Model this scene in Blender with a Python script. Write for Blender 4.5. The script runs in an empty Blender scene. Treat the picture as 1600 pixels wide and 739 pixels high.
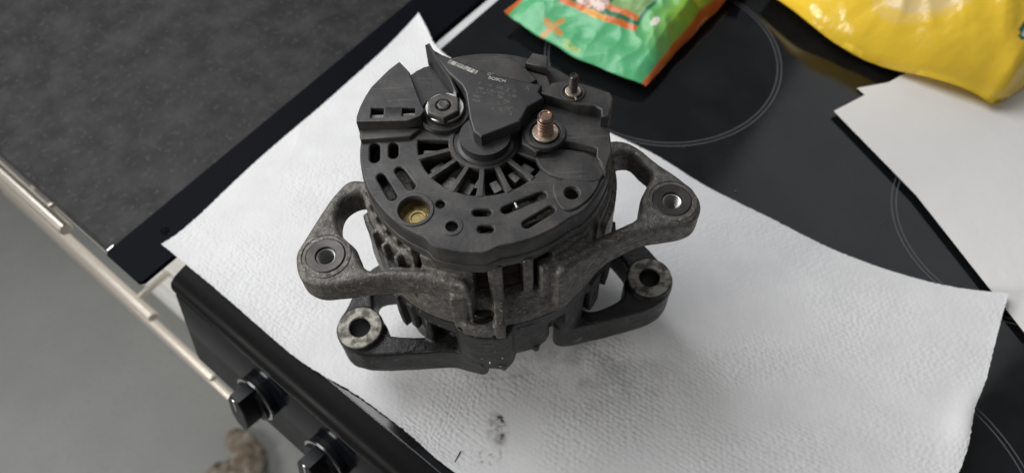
import bpy, bmesh, math, random
from mathutils import Vector, Matrix, noise
random.seed(7)
PI = math.pi
rad = math.radians
S = bpy.context.scene
COL = S.collection

# ------------------------------------------------------------------ camera
cam_d = bpy.data.cameras.new('camera')
cam = bpy.data.objects.new('camera', cam_d)
COL.objects.link(cam)
S.camera = cam
F_PX = 1142.0
cam_d.sensor_width = 36.0
cam_d.lens = F_PX / 1600.0 * 36.0
cam_d.clip_start = 0.01
cam_d.clip_end = 30.0
down = Vector((37.0, -726.5, -F_PX)).normalized()          # world "down" seen in camera axes
upc = -down
fw = Vector((0, 0, -1))
yc = (fw - fw.dot(upc) * upc).normalized()
xc = yc.cross(upc)
R = Matrix((xc, yc, upc))
cam.matrix_world = Matrix.Translation((0, 0, 0.449)) @ R.to_4x4()
cam_d.dof.use_dof = True
cam_d.dof.focus_distance = 0.365
cam_d.dof.aperture_fstop = 7.5

# ------------------------------------------------------------------ world and lamps
W = bpy.data.worlds.new('World')
S.world = W
W.use_nodes = True
bg = W.node_tree.nodes['Background']
bg.inputs[0].default_value = (0.95, 0.97, 1.0, 1)
bg.inputs[1].default_value = 0.15


def area_lamp(name, loc, target, sx, sy, power, color):
    d = bpy.data.lights.new(name, 'AREA')
    d.shape = 'RECTANGLE'
    d.size = sx
    d.size_y = sy
    d.energy = power
    d.color = color
    o = bpy.data.objects.new(name, d)
    COL.objects.link(o)
    o.location = loc
    o.rotation_euler = (Vector(target) - Vector(loc)).to_track_quat('-Z', 'Y').to_euler()
    return o


area_lamp('ceiling_lamp', (-0.70, 0.78, 1.10), (-0.12, 0.3, 0.0), 1.0, 1.0, 17.5, (0.98, 0.985, 1.0))
area_lamp('room_lamp', (-2.0, -0.55, 0.7), (-0.6, 0.3, -0.6), 0.7, 0.7, 34, (1.0, 0.97, 0.92))
area_lamp('hob_reflection_fill', (1.2, 1.25, 1.5), (0.35, 0.35, 0.0), 1.0, 0.8, 1.4, (0.96, 0.98, 1.0))  # added unseen panel, puts a soft grey reflection into the hob glass

S.view_settings.view_transform = 'Standard'
S.view_settings.look = 'None'
S.view_settings.exposure = 0.0
S.view_settings.gamma = 1.0
S.view_settings.use_curve_mapping = False


# ------------------------------------------------------------------ materials
def mat(name, base, rough=0.5, metal=0.0, spec=0.5, var=None, vscale=60.0, vdet=6.0, bump=0.0, bscale=200.0,
        bump2=0.0, b2scale=900.0, rvar=0.0, rscale=40.0, coords='Object', lo=0.35, hi=0.68, coat=0.0,
        speck=None, sscale=500.0, sthr=0.68, scratch=None, scthr=0.66):
    m = bpy.data.materials.new(name)
    m.use_nodes = True
    nt = m.node_tree
    N = nt.nodes
    L = nt.links
    p = N['Principled BSDF']
    p.inputs['Base Color'].default_value = (*base, 1)
    p.inputs['Roughness'].default_value = rough
    p.inputs['Metallic'].default_value = metal
    p.inputs['Specular IOR Level'].default_value = spec
    p.inputs['Coat Weight'].default_value = coat
    tc = N.new('ShaderNodeTexCoord')

    def nz(scale, det=5.0, rgh=0.6):
        n = N.new('ShaderNodeTexNoise')
        n.inputs['Scale'].default_value = scale
        n.inputs['Detail'].default_value = det
        n.inputs['Roughness'].default_value = rgh
        L.new(tc.outputs[coords], n.inputs['Vector'])
        return n

    def ramp(a, b):
        r = N.new('ShaderNodeMapRange')
        r.inputs['From Min'].default_value = a
        r.inputs['From Max'].default_value = b
        return r
    col = None
    if var:
        n = nz(vscale, vdet)
        r = ramp(lo, hi)
        L.new(n.outputs['Fac'], r.inputs['Value'])
        mx = N.new('ShaderNodeMix')
        mx.data_type = 'RGBA'
        mx.inputs['A'].default_value = (*base, 1)
        mx.inputs['B'].default_value = (*var, 1)
        L.new(r.outputs[0], mx.inputs['Factor'])
        col = mx.outputs['Result']
        L.new(col, p.inputs['Base Color'])
    if speck:
        n = nz(sscale, 3.0)
        r = ramp(sthr, sthr + 0.06)
        L.new(n.outputs['Fac'], r.inputs['Value'])
        mx = N.new('ShaderNodeMix')
        mx.data_type = 'RGBA'
        mx.inputs['A'].default_value = (*base, 1)
        if col:
            L.new(col, mx.inputs['A'])
        mx.inputs['B'].default_value = (*speck, 1)
        L.new(r.outputs[0], mx.inputs['Factor'])
        L.new(mx.outputs['Result'], p.inputs['Base Color'])
    if scratch:
        last = p.inputs['Base Color'].links[0].from_socket
        for ang, sc in ((0.5, (18, 900, 60)), (2.0, (22, 1100, 80))):
            mp = N.new('ShaderNodeMapping')
            mp.inputs['Rotation'].default_value = (0.15, 0.1, ang)
            mp.inputs['Scale'].default_value = sc
            L.new(tc.outputs[coords], mp.inputs['Vector'])
            n = N.new('ShaderNodeTexNoise')
            n.inputs['Scale'].default_value = 1.0
            n.inputs['Detail'].default_value = 2.0
            n.inputs['Distortion'].default_value = 0.4
            L.new(mp.outputs[0], n.inputs['Vector'])
            r = ramp(scthr, scthr + .10)
            L.new(n.outputs['Fac'], r.inputs['Value'])
            patch = nz(33, 3.0)
            r2 = ramp(0.5, 0.64)
            L.new(patch.outputs['Fac'], r2.inputs['Value'])
            mu = N.new('ShaderNodeMath')
            mu.operation = 'MULTIPLY'
            L.new(r.outputs[0], mu.inputs[0])
            L.new(r2.outputs[0], mu.inputs[1])
            mx = N.new('ShaderNodeMix')
            mx.data_type = 'RGBA'
            L.new(last, mx.inputs['A'])
            mx.inputs['B'].default_value = (*scratch, 1)
            L.new(mu.outputs[0], mx.inputs['Factor'])
            last = mx.outputs['Result']
        L.new(last, p.inputs['Base Color'])
    if rvar:
        n = nz(rscale, 5.0)
        r = ramp(0.3, 0.7)
        r.inputs['To Min'].default_value = rough - rvar
        r.inputs['To Max'].default_value = rough + rvar
        L.new(n.outputs['Fac'], r.inputs['Value'])
        L.new(r.outputs[0], p.inputs['Roughness'])
    prev = None
    for st, sc in ((bump, bscale), (bump2, b2scale)):
        if st:
            n = nz(sc, 4.0)
            b = N.new('ShaderNodeBump')
            b.inputs['Strength'].default_value = st
            b.inputs['Distance'].default_value = 0.5 / sc
            L.new(n.outputs['Fac'], b.inputs['Height'])
            if prev:
                L.new(prev, b.inputs['Normal'])
            prev = b.outputs[0]
    if prev:
        L.new(prev, p.inputs['Normal'])
    return m


M = {}
M['plastic'] = mat('black_plastic', (0.021, 0.020, 0.0205), 0.5, var=(0.085, 0.078, 0.068), vscale=55, vdet=14, lo=0.42, hi=0.78,
                   bump=0.12, bscale=350, bump2=0.12, b2scale=2500, rvar=0.1, rscale=90, speck=(0.13, 0.12, 0.105), sscale=600, sthr=0.68, scratch=(0.095, 0.09, 0.08), scthr=.63)
M['plastic_smooth'] = mat('smooth_black_plastic', (0.024, 0.0235, 0.025), 0.42, var=(0.055, 0.053, 0.050), vscale=50, vdet=12, lo=.45, hi=.8, scratch=(0.075, 0.072, 0.066), scthr=.64,
                          bump=0.05, bscale=400, bump2=0.08, b2scale=3000, rvar=0.08, rscale=70)
M['alu'] = mat('dirty_cast_aluminium', (0.165, 0.154, 0.137), 0.48, metal=0.35, var=(0.07, 0.065, 0.058), vscale=320, vdet=9, lo=0.36, hi=0.66,
               bump=0.5, bscale=330, bump2=0.6, b2scale=1300, rvar=0.14, rscale=160, speck=(0.36, 0.345, 0.31), sscale=700, sthr=0.62, scratch=(0.42, 0.41, 0.38), scthr=.64)
M['alu_dark'] = mat('oily_dark_casting', (0.011, 0.0107, 0.0105), 0.4, metal=0.15, var=(0.028, 0.026, 0.024), vscale=110, vdet=8, lo=0.45, hi=0.72,
                    bump=0.4, bscale=300, bump2=0.4, b2scale=1200, rvar=0.12, rscale=110, speck=(0.19, 0.18, 0.165), sscale=420, sthr=0.67, scratch=(0.26, 0.25, 0.23), scthr=.65)
M['machined'] = mat('worn_machined_face', (0.36, 0.34, 0.29), 0.55, metal=0.3, var=(0.075, 0.07, 0.06), vscale=170, lo=0.42, hi=0.58,
                    bump=0.2, bscale=500)
M['insert'] = mat('dark_steel_insert', (0.075, 0.07, 0.065), 0.42, metal=0.6, var=(0.04, 0.037, 0.034), vscale=120, bump=0.2, bscale=600)
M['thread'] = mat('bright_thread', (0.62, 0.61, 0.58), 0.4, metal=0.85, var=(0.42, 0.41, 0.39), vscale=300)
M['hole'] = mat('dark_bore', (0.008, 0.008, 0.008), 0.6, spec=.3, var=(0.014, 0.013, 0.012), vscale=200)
M['copper'] = mat('copper_stud', (0.44, 0.285, 0.215), 0.36, metal=1.0, var=(0.20, 0.135, 0.11), vscale=350, bump=0.1, bscale=900)
M['washer'] = mat('dull_washer', (0.68, 0.58, 0.48), 0.42, metal=0.9, var=(0.22, 0.17, 0.13), vscale=300)
M['stud_dark'] = mat('dark_stud', (0.13, 0.12, 0.11), 0.38, metal=0.9, var=(0.07, 0.065, 0.06), vscale=300)
M['nut'] = mat('greasy_steel_nut', (0.10, 0.095, 0.085), 0.5, metal=0.5, var=(0.055, 0.05, 0.045), vscale=180, bump=0.12, bscale=500)
M['zinc'] = mat('bright_zinc_washer', (0.62, 0.62, 0.62), 0.3, metal=0.95, var=(0.4, 0.39, 0.37), vscale=250)
M['winding'] = mat('dark_winding_wire', (0.03, 0.019, 0.013), 0.35, metal=0.3, var=(0.075, 0.04, 0.025), vscale=160, bump=0.2, bscale=700)
M['brass'] = mat('brassy_diode_plate', (0.40, 0.305, 0.105), 0.5, metal=0.4, var=(0.11, 0.08, 0.03), vscale=240, bump=0.2, bscale=500)
M['tin'] = mat('dull_tin', (0.15, 0.147, 0.142), 0.45, metal=0.6, var=(0.11, 0.105, 0.1), vscale=220, bump=0.3, bscale=400)
M['grime'] = mat('inner_grime', (0.035, 0.033, 0.031), 0.55, metal=0.3, var=(0.10, 0.095, 0.085), vscale=110, lo=0.5, hi=0.72, bump=0.4, bscale=200)
M['print'] = mat('pale_print', (0.6, 0.58, 0.52), 0.6, var=(0.15, 0.145, 0.13), vscale=420)
M['print_faint'] = mat('faint_print', (0.19, 0.185, 0.17), 0.6, var=(0.042, 0.041, 0.039), vscale=420)
M['glass'] = mat('ceramic_glass', (0.005, 0.0055, 0.0065), 0.10, spec=0.55, var=(0.013, 0.0135, 0.0145), vscale=16, vdet=10, lo=.45, hi=.75, rvar=0.06, rscale=18, speck=(0.05, 0.05, 0.05), sscale=420, sthr=.74)
M['glass_ring'] = mat('zone_print', (0.11, 0.115, 0.125), 0.3)
M['frame_black'] = mat('black_enamel', (0.008, 0.0078, 0.008), 0.34, spec=0.035, rvar=0.06, rscale=30, bump2=0.05, b2scale=1200)
M['panel_gloss'] = mat('gloss_black_panel', (0.004, 0.0045, 0.0065), 0.14, spec=0.02, rvar=0.05, rscale=25)
M['knob'] = mat('black_knob', (0.010, 0.0105, 0.012), 0.38, spec=.2, bump2=0.04, b2scale=1500)
M['chrome'] = mat('chrome_trim', (0.72, 0.71, 0.69), 0.18, metal=1.0)
M['steel'] = mat('brushed_steel', (0.78, 0.72, 0.63), 0.33, metal=0.9, var=(0.7, 0.65, 0.57), vscale=300)
M['enamel'] = mat('white_enamel', (0.66, 0.66, 0.66), 0.35)
M['strip'] = mat('matt_black_end_strip', (0.006, 0.0065, 0.009), 0.4, spec=.015, bump2=0.05, b2scale=2000)
M['drawer'] = mat('light_grey_drawer', (0.85, 0.85, 0.83), 0.45, var=(0.81, 0.81, 0.79), vscale=9)
M['slate'] = mat('slate_laminate', (0.0135, 0.013, 0.014), 0.55, spec=0.18, var=(0.044, 0.042, 0.041), vscale=36, vdet=12, lo=0.38, hi=0.75,
                 bump=0.12, bscale=160, bump2=0.12, b2scale=1100, speck=(0.042, 0.0405, 0.04), sscale=190, sthr=0.58)
M['floor'] = mat('grey_vinyl', (0.225, 0.23, 0.225), 0.55, var=(0.195, 0.20, 0.195), vscale=5, vdet=9, speck=(0.18, 0.18, 0.177), sscale=160, sthr=.6)
M['paper'] = mat('white_paper', (0.90, 0.885, 0.86), 0.65, bump=0.05, bscale=15)
M['cloth'] = mat('brown_cream_cloth', (0.13, 0.10, 0.075), 0.9, var=(0.30, 0.28, 0.24), vscale=30, vdet=2, lo=0.4, hi=0.65)


# ------------------------------------------------------------------ mesh helpers
def link(name, me, m=None, parent=None, loc=None):
    o = bpy.data.objects.new(name, me)
    COL.objects.link(o)
    if m is not None:
        me.materials.append(m)
    if parent is not None:
        o.parent = parent
    if loc is not None:
        o.location = loc
    return o


def tag(o, label, cat, group=None, kind=None):
    o['label'] = label
    o['category'] = cat
    if group:
        o['group'] = group
    if kind:
        o['kind'] = kind
    return o


def empty(name, loc, rz=0.0):
    o = bpy.data.objects.new(name, None)
    COL.objects.link(o)
    o.location = loc
    o.rotation_euler = (0, 0, rz)
    o.empty_display_size = 0.02
    return o


def finish(bm, angle=35.0, scale=0.001, shift=(0, 0, 0)):
    for v in bm.verts:
        v.co = (v.co + Vector(shift)) * scale
    bmesh.ops.recalc_face_normals(bm, faces=bm.faces)
    me = bpy.data.meshes.new('mesh')
    bm.to_mesh(me)
    bm.free()
    me.polygons.foreach_set('use_smooth', [True] * len(me.polygons))
    me.set_sharp_from_angle(angle=rad(angle))
    return me


def chaikin(pts, n=2):
    for _ in range(n):
        out = []
        k = len(pts)
        for i in range(k):
            a, b = pts[i], pts[(i + 1) % k]
            out.append((a[0] * .75 + b[0] * .25, a[1] * .75 + b[1] * .25))
            out.append((a[0] * .25 + b[0] * .75, a[1] * .25 + b[1] * .75))
        pts = out
    return pts


def spline(pts, n=4):
    """closed Catmull-Rom through the points"""
    out = []
    k = len(pts)
    for i in range(k):
        p0, p1, p2, p3 = (Vector(pts[(i + d) % k]) for d in (-1, 0, 1, 2))
        for j in range(n):
            t = j / n
            q = 0.5 * ((2 * p1) + (p2 - p0) * t + (2 * p0 - 5 * p1 + 4 * p2 - p3) * t * t + (3 * p1 - p0 - 3 * p2 + p3) * t ** 3)
            out.append((q.x, q.y))
    return out


def circle(cx, cy, r, n=32):
    return [(cx + r * math.cos(2 * PI * i / n), cy + r * math.sin(2 * PI * i / n)) for i in range(n)]


def capsule(a, b, r, n=7):
    d = math.atan2(b[1] - a[1], b[0] - a[0])
    out = []
    for i in range(n + 1):
        t = d - PI / 2 + PI * i / n
        out.append((b[0] + r * math.cos(t), b[1] + r * math.sin(t)))
    for i in range(n + 1):
        t = d + PI / 2 + PI * i / n
        out.append((a[0] + r * math.cos(t), a[1] + r * math.sin(t)))
    return out


def sector(r0, r1, a0, a1, n=8, rnd=1):
    out = [(r1 * math.cos(rad(a0 + (a1 - a0) * i / n)), r1 * math.sin(rad(a0 + (a1 - a0) * i / n))) for i in range(n + 1)]
    out += [(r0 * math.cos(rad(a1 + (a0 - a1) * i / n)), r0 * math.sin(rad(a1 + (a0 - a1) * i / n))) for i in range(n + 1)]
    return chaikin(out, rnd) if rnd else out


def prism(bm, outer, holes, z0, z1, bev=0.6, res=2):
    """flat shape with holes, extruded from z0 to z1 with rounded edges (mm)"""
    cu = bpy.data.curves.new('shape', 'CURVE')
    cu.dimensions = '2D'
    cu.fill_mode = 'BOTH'
    for pts in [outer] + list(holes):
        sp = cu.splines.new('POLY')
        sp.points.add(len(pts) - 1)
        for p, q in zip(sp.points, pts):
            p.co = (q[0], q[1], 0, 1)
        sp.use_cyclic_u = True
    cu.extrude = max((z1 - z0) / 2 - bev, 0.01)
    cu.bevel_depth = bev
    cu.bevel_resolution = res
    cu.offset = -bev
    ob = bpy.data.objects.new('shape', cu)
    COL.objects.link(ob)
    dg = bpy.context.evaluated_depsgraph_get()
    me = bpy.data.meshes.new_from_object(ob.evaluated_get(dg))
    bpy.data.objects.remove(ob)
    bpy.data.curves.remove(cu)
    me.transform(Matrix.Translation((0, 0, (z0 + z1) / 2)))
    bm.from_mesh(me)
    bpy.data.meshes.remove(me)


def lathe(bm, prof, n=48, cx=0.0, cy=0.0, closed=False, mtx=None):
    rings = []
    for r, z in prof:
        ring = []
        if r < 1e-6:
            v = bm.verts.new((cx, cy, z))
            ring = [v] * n
        else:
            for i in range(n):
                t = 2 * PI * i / n
                ring.append(bm.verts.new((cx + r * math.cos(t), cy + r * math.sin(t), z)))
        rings.append(ring)
    k = len(rings)
    for j in range(k if closed else k - 1):
        a, b = rings[j], rings[(j + 1) % k]
        for i in range(n):
            f = []
            for v in (a[i], a[(i + 1) % n], b[(i + 1) % n], b[i]):
                if v not in f:
                    f.append(v)
            if len(f) > 2:
                try:
                    bm.faces.new(f)
                except ValueError:
                    pass


def seg(bm, r0, r1, a0, a1, z0, z1, bev=0.5):
    n = max(2, int(abs(a1 - a0) / 4))
    prism(bm, sector(r0, r1, a0, a1, n, 0), [], z0, z1, bev)


def box(bm, x0, x1, y0, y1, z0, z1, bev=0.5, rot=0.0, org=(0, 0)):
    c, s = math.cos(rot), math.sin(rot)
    pts = [(x0, y0), (x1, y0), (x1, y1), (x0, y1)]
    pts = [(org[0] + c * x - s * y, org[1] + s * x + c * y) for x, y in pts]
    prism(bm, pts, [], z0, z1, bev)


def curtain(bm, line, tops, bots, thick, n_sub=3):
    """wall along a polyline, with its own top and bottom height at each point"""
    P = []
    for i in range(len(line) - 1):
        for k in range(n_sub):
            t = k / n_sub
            P.append([line[i][0] * (1 - t) + line[i + 1][0] * t, line[i][1] * (1 - t) + line[i + 1][1] * t,
                      tops[i] * (1 - t) + tops[i + 1] * t, bots[i] * (1 - t) + bots[i + 1] * t])
    P.append([*line[-1], tops[-1], bots[-1]])
    rows = []
    for i, p in enumerate(P):
        a = P[max(i - 1, 0)]
        b = P[min(i + 1, len(P) - 1)]
        d = Vector((b[0] - a[0], b[1] - a[1])).normalized()
        nx, ny = -d.y * thick, d.x * thick
        e = min(1.2, abs(thick) * .3)
        ux, uy = nx / abs(thick) * e, ny / abs(thick) * e
        rows.append([bm.verts.new(c) for c in (
            (p[0] + ux, p[1] + uy, p[2]), (p[0], p[1], p[2] - e), (p[0], p[1], p[3] + e), (p[0] + ux, p[1] + uy, p[3]),
            (p[0] + nx, p[1] + ny, p[3]), (p[0] + nx, p[1] + ny, p[2]))])
    for i in range(len(rows) - 1):
        for j in range(6):
            bm.faces.new((rows[i][j], rows[i][(j + 1) % 6], rows[i + 1][(j + 1) % 6], rows[i + 1][j]))
    bm.faces.new(rows[0])
    bm.faces.new(list(reversed(rows[-1])))


def nb():
    return bmesh.new()


def cast(bm, voxel, iters):
    """fuse overlapping solids into one skin with small fillets, like a casting"""
    bmesh.ops.remove_doubles(bm, verts=bm.verts, dist=.002)
    bmesh.ops.recalc_face_normals(bm, faces=bm.faces)
    me = bpy.data.meshes.new('t')
    bm.to_mesh(me)
    bm.free()
    ob = bpy.data.objects.new('t', me)
    COL.objects.link(ob)
    md = ob.modifiers.new('r', 'REMESH')
    md.mode = 'VOXEL'
    md.voxel_size = voxel
    ms = ob.modifiers.new('s', 'SMOOTH')
    ms.factor = .5
    ms.iterations = iters
    dg = bpy.context.evaluated_depsgraph_get()
    m2 = bpy.data.meshes.new_from_object(ob.evaluated_get(dg))
    bpy.data.objects.remove(ob)
    bpy.data.meshes.remove(me)
    bm = bmesh.new()
    bm.from_mesh(m2)
    bpy.data.meshes.remove(m2)
    return bm


def lumpy(me, amp, freq):
    """slight unevenness of a sand casting"""
    for v in me.vertices:
        n = noise.noise_vector(v.co * freq)
        v.co += n * amp


def sstep(a, b, x):
    t = max(0.0, min(1.0, (x - a) / (b - a)))
    return t * t * (3 - 2 * t)


# ------------------------------------------------------------------ setting: floor
bm = nb()
vs = [bm.verts.new(p) for p in ((-4000, -3000, -880), (3000, -3000, -880), (3000, 3500, -880), (-4000, 3500, -880))]
bm.faces.new(vs)
fl = link('floor', finish(bm), M['floor'])
fl['kind'] = 'structure'

# ------------------------------------------------------------------ cooker and kitchen unit share one frame:
# x along the front (to the right), y into the wall, origin at the front left corner of the hob
KX, KY, KA = -0.24125, 0.27193, rad(-41.0)
KC, KS = math.cos(KA), math.sin(KA)


def kworld(u, v):
    return (KX + KC * u - KS * v, KY + KS * u + KC * v)


cooker = empty('cooker', (KX, KY, 0), KA)
tag(cooker, 'black ceramic-hob cooker with knobs under the paper towel', 'cooker')
bm = nb()
prism(bm, [(2, 9), (608, 9), (608, 520), (2, 520)], [], -6, 0, 1.0)
link('glass_hob', finish(bm), M['glass'], cooker)
bm = nb()     # front rail of the hob: rounded step down to the control panel
prof = [(9, -0.6), (4, -1.0), (-4, -2.5), (-9, -5.5), (-11, -10), (-11.5, -14), (9, -14)]
a = [bm.verts.new((0.5, y, z)) for y, z in prof]
b = [bm.verts.new((609, y, z)) for y, z in prof]
for i in range(len(prof)):
    j = (i + 1) % len(prof)
    bm.faces.new((a[i], a[j], b[j], b[i]))
bm.faces.new(a)
bm.faces.new(list(reversed(b)))
link('front_rail', finish(bm, 50), M['frame_black'], cooker)
bm = nb()     # control panel leaning out at its foot
prof = [(-10, -14.5), (-12, -16), (-31, -98), (-30, -102), (-26, -104), (0, -104), (0, -14.5)]
a = [bm.verts.new((3, y, z)) for y, z in prof]
b = [bm.verts.new((607, y, z)) for y, z in prof]
for i in range(len(prof)):
    j = (i + 1) % len(prof)
    bm.faces.new((a[i], a[j], b[j], b[i]))
bm.faces.new(a)
bm.faces.new(list(reversed(b)))
link('control_panel', finish(bm), M['panel_gloss'], cooker)
bm = nb()
prism(bm, [(4, 12), (606, 12), (606, 515), (4, 515)], [], -870, -7, 1.0)
link('cabinet', finish(bm), M['enamel'], cooker)
bm = nb()
prism(bm, [(-7.6, 14), (1.4, 14), (1.4, 518), (-7.6, 518)], [], -9, -2.5, .6)
link('side_flange', finish(bm), M['enamel'], cooker)
bm = nb()
prism(bm, [(8, -14), (602, -14), (602, 10), (8, 10)], [], -760, -112, 2.0)
link('oven_door', finish(bm), M['panel_gloss'], cooker)
bm = nb()
prism(bm, [(5, -10), (7.6, -10), (7.6, 10), (5, 10)], [], -760, -112, .5)
link('door_edge', finish(bm), M['steel'], cooker)


def ring_mesh(cx, cy, r, w):
    bm = nb()
    n = 128
    a = [bm.verts.new((cx + (r - w) * math.cos(2 * PI * i / n), cy + (r - w) * math.sin(2 * PI * i / n), 0.12)) for i in range(n)]
    b = [bm.verts.new((cx + r * math.cos(2 * PI * i / n), cy + r * math.sin(2 * PI * i / n), 0.12)) for i in range(n)]
    for i in range(n):
        j = (i + 1) % n
        bm.faces.new((a[i], a[j], b[j], b[i]))
    return finish(bm)


for cx, cy, r in ((160, 391, 100.5), (452, 396, 83), (452, 150, 101), (160, 150, 83)):
    link('zone_ring', ring_mesh(cx, cy, r, 0.8), M['glass_ring'], cooker)
    link('zone_ring', ring_mesh(cx, cy, r - 3.2, 0.8), M['glass_ring'], cooker)

# knobs, one built then copied
PN = Vector((0, -82, 19)).normalized()      # panel's outward normal
PT = Vector((1, 0, 0))
PB = PN.cross(PT)


def knob_frame(u, zc):
    t = (zc + 16) / -82.0
    y = -12 - 19 * t
    o = Vector((u, y, zc)) * 0.001
    return Matrix(((PT.x, PB.x, PN.x, o.x), (PT.y, PB.y, PN.y, o.y), (PT.z, PB.z, PN.z, o.z), (0, 0, 0, 1)))


bm = nb()
lathe(bm, [(0, 0), (18, 0), (18, 3), (17, 4), (0, 4)], 40)
k_bez = finish(bm)
bm = nb()
lathe(bm, [(0, 4), (18.2, 4), (19.0, 4.5), (19.0, 6.0), (18.2, 6.4), (0, 6.4)], 40)
k_ring = finish(bm)
bm = nb()
prism(bm, chaikin([(-9, -19.5), (9, -19.5), (9, 19.5), (-9, 19.5)], 1), [], 6.1, 21, 1.6)
lathe(bm, [(0, 6.1), (17, 6.1), (16.6, 9), (0, 10)], 40)
k_grip = finish(bm)
bm = nb()
prism(bm, [(-.9, 4), (.9, 4), (.9, 18.2), (-.9, 18.2)], [], 20.6, 21.5, .2)
k_line = finish(bm)
for me, m_ in ((k_bez, 'knob'), (k_ring, 'chrome'), (k_grip, 'knob'), (k_line, 'chrome')):
    me.materials.append(M[m_])
for i in range(6):
    kn = link('control_knob', k_grip, None, cooker)
    kn.matrix_local = knob_frame(89 + i * 72.0, -57)
    for nm, me in (('knob_bezel', k_bez), ('chrome_ring', k_ring), ('pointer_line', k_line)):
        link(nm, me, None, kn)

# ------------------------------------------------------------------ kitchen unit with dark worktop
unit = empty('kitchen_unit', (KX, KY, 0), KA)
tag(unit, 'light grey drawer unit with dark slate worktop and steel bar handles', 'kitchen unit')
bm = nb()
prism(bm, [(-1500, -20), (-53.2, -20), (-68.2, 620), (-1500, 620)], [], -38, 0, 1.5)
link('worktop', finish(bm), M['slate'], unit)
bm = nb()
prism(bm, [(-53, -22), (-51, -24), (-14, -24), (-11, -21), (-9, 620), (-68, 620)], [], -3, 1.2, 0.6)
strip = link('end_strip', finish(bm), M['strip'], unit)
bm = nb()
lathe(bm, [(0, 2.1), (1.2, 2.0), (1.4, 1.4), (2.6, 1.9), (3.4, 1.5), (3.5, 1.0)], 24, -34, 15)
link('screw', finish(bm), M['strip'], strip)
bm = nb()
prism(bm, [(-53.9, -21.5), (-52.7, -21.5), (-52.7, -17), (-53.9, -15)], [], -5, 1.9, .2)
link('edge_trim', finish(bm), M['chrome'], strip)
bm = nb()
prism(bm, [(-900, 36.5), (-8, 36.5), (-8, 600), (-900, 600)], [], -870, -40.5, 1)
link('carcass', finish(bm), M['drawer'], unit)
bm = nb()
prism(bm, [(-890, 17), (-9, 17), (-9, 36), (-890, 36)], [], -82, 82, 1)
dr_me = finish(bm)
dr_me.materials.append(M['drawer'])


def rod(bm, p, q, r, n=16, cap=0.6):
    p, q = Vector(p), Vector(q)
    d = (q - p)
    Lh = d.length
    m = Matrix.Translation(p) @ d.to_track_quat('Z', 'Y').to_matrix().to_4x4()
    b2 = bmesh.new()
    lathe(b2, [(0, 0), (r - cap, 0), (r, cap), (r, Lh - cap), (r - cap, Lh), (0, Lh)], n)
    me = bpy.data.meshes.new('t')
    b2.transform(m)
    b2.to_mesh(me)
    b2.free()
    bm.from_mesh(me)
    bpy.data.meshes.remove(me)


bm = nb()
rod(bm, (-830, -27, 0), (-158, -27, 0), 5.6)
hd_me = finish(bm)
hd_me.materials.append(M['steel'])
bm = nb()
rod(bm, (0, 17.5, 0), (0, -24, 0), 3.6)
po_me = finish(bm)
po_me.materials.append(M['steel'])
for z in (-62, -230, -400, -568):
    dr = link('drawer_front', dr_me, None, unit, (0, 0, (z - 62 if z != -62 else -124) * 0.001))
    hh = 0.062
    link('bar_handle', hd_me, None, dr, (0, 0, hh))
    for u in (-190, -798):
        link('handle_post', po_me, None, dr, (u * .001, 0, hh))

# ------------------------------------------------------------------ brown cloth thing on the floor
bm = nb()
pts = [(-.532, .434, .012, .014), (-.515, .42, .016, .022), (-.497, .405, .016, .026), (-.492, .375, .018, .03), (-.495, .345, .02, .034), (-.54, .362, .016, .028), (-.57, .35, .014, .026)]
for x, y, z, r in pts:
    bmesh.ops.create_icosphere(bm, subdivisions=4, radius=r, matrix=Matrix.Translation((x, y, z - .88)) @ Matrix.Diagonal((1, 1, .7, 1)))
for v in bm.verts:
    v.co += noise.noise_vector(v.co * 45) * .008
    v.co.z = max(v.co.z, -.8795)
me = finish(bm, 60, 1.0)
o = link('crumpled_cloth', me, M['cloth'])
tag(o, 'small brown and cream crumpled cloth on the grey floor', 'cloth')

# ------------------------------------------------------------------ paper towel (kitchen roll) on the hob
TB = {  # boundary points (metres, worktop plane)
    'left': [(-.2558, .2928), (-.2383, .3115), (-.1984, .3665), (-.1533, .4207), (-.1087, .4771), (-.0738, .5276)],
    'top': [(-.0738, .5276), (-.0658, .5061), (-.0559, .4811), (-.03, .455), (.035, .408), (.108, .3562), (.1463, .3198), (.1872, .2883),
            (.2258, .2587), (.2642, .2372), (.2948, .2239), (.327, .2146)],
    'right': [(.327, .2146), (.3071, .1829), (.291, .1574), (.2753, .1374), (.255, .1037), (.2, .045), (.145, -.02)],
    'bottom': [(-.2558, .2928), (-.209, .2529), (-.1533, .2037), (-.1302, .1866), (-.1039, .1699), (-.0701, .1432), (-.0421, .1186), (.05, .052), (.145, -.02)]}


def sampler(pts):
    P = [Vector(p) for p in pts]
    acc = [0]
    for i in range(1, len(P)):
        acc.append(acc[-1] + (P[i] - P[i - 1]).length)

    def f(t):
        s = t * acc[-1]
        for i in range(1, len(P)):
            if s <= acc[i] + 1e-12:
                k = (s - acc[i - 1]) / (acc[i] - acc[i - 1])
                p0 = P[max(i - 2, 0)]
                p1 = P[i - 1]
                p2 = P[i]
                p3 = P[min(i + 1, len(P) - 1)]
                # Catmull-Rom
                return 0.5 * ((2 * p1) + (p2 - p0) * k + (2 * p0 - 5 * p1 + 4 * p2 - p3) * k * k + (3 * p1 - p0 - 3 * p2 + p3) * k ** 3)
        return P[-1]
    return f


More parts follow.
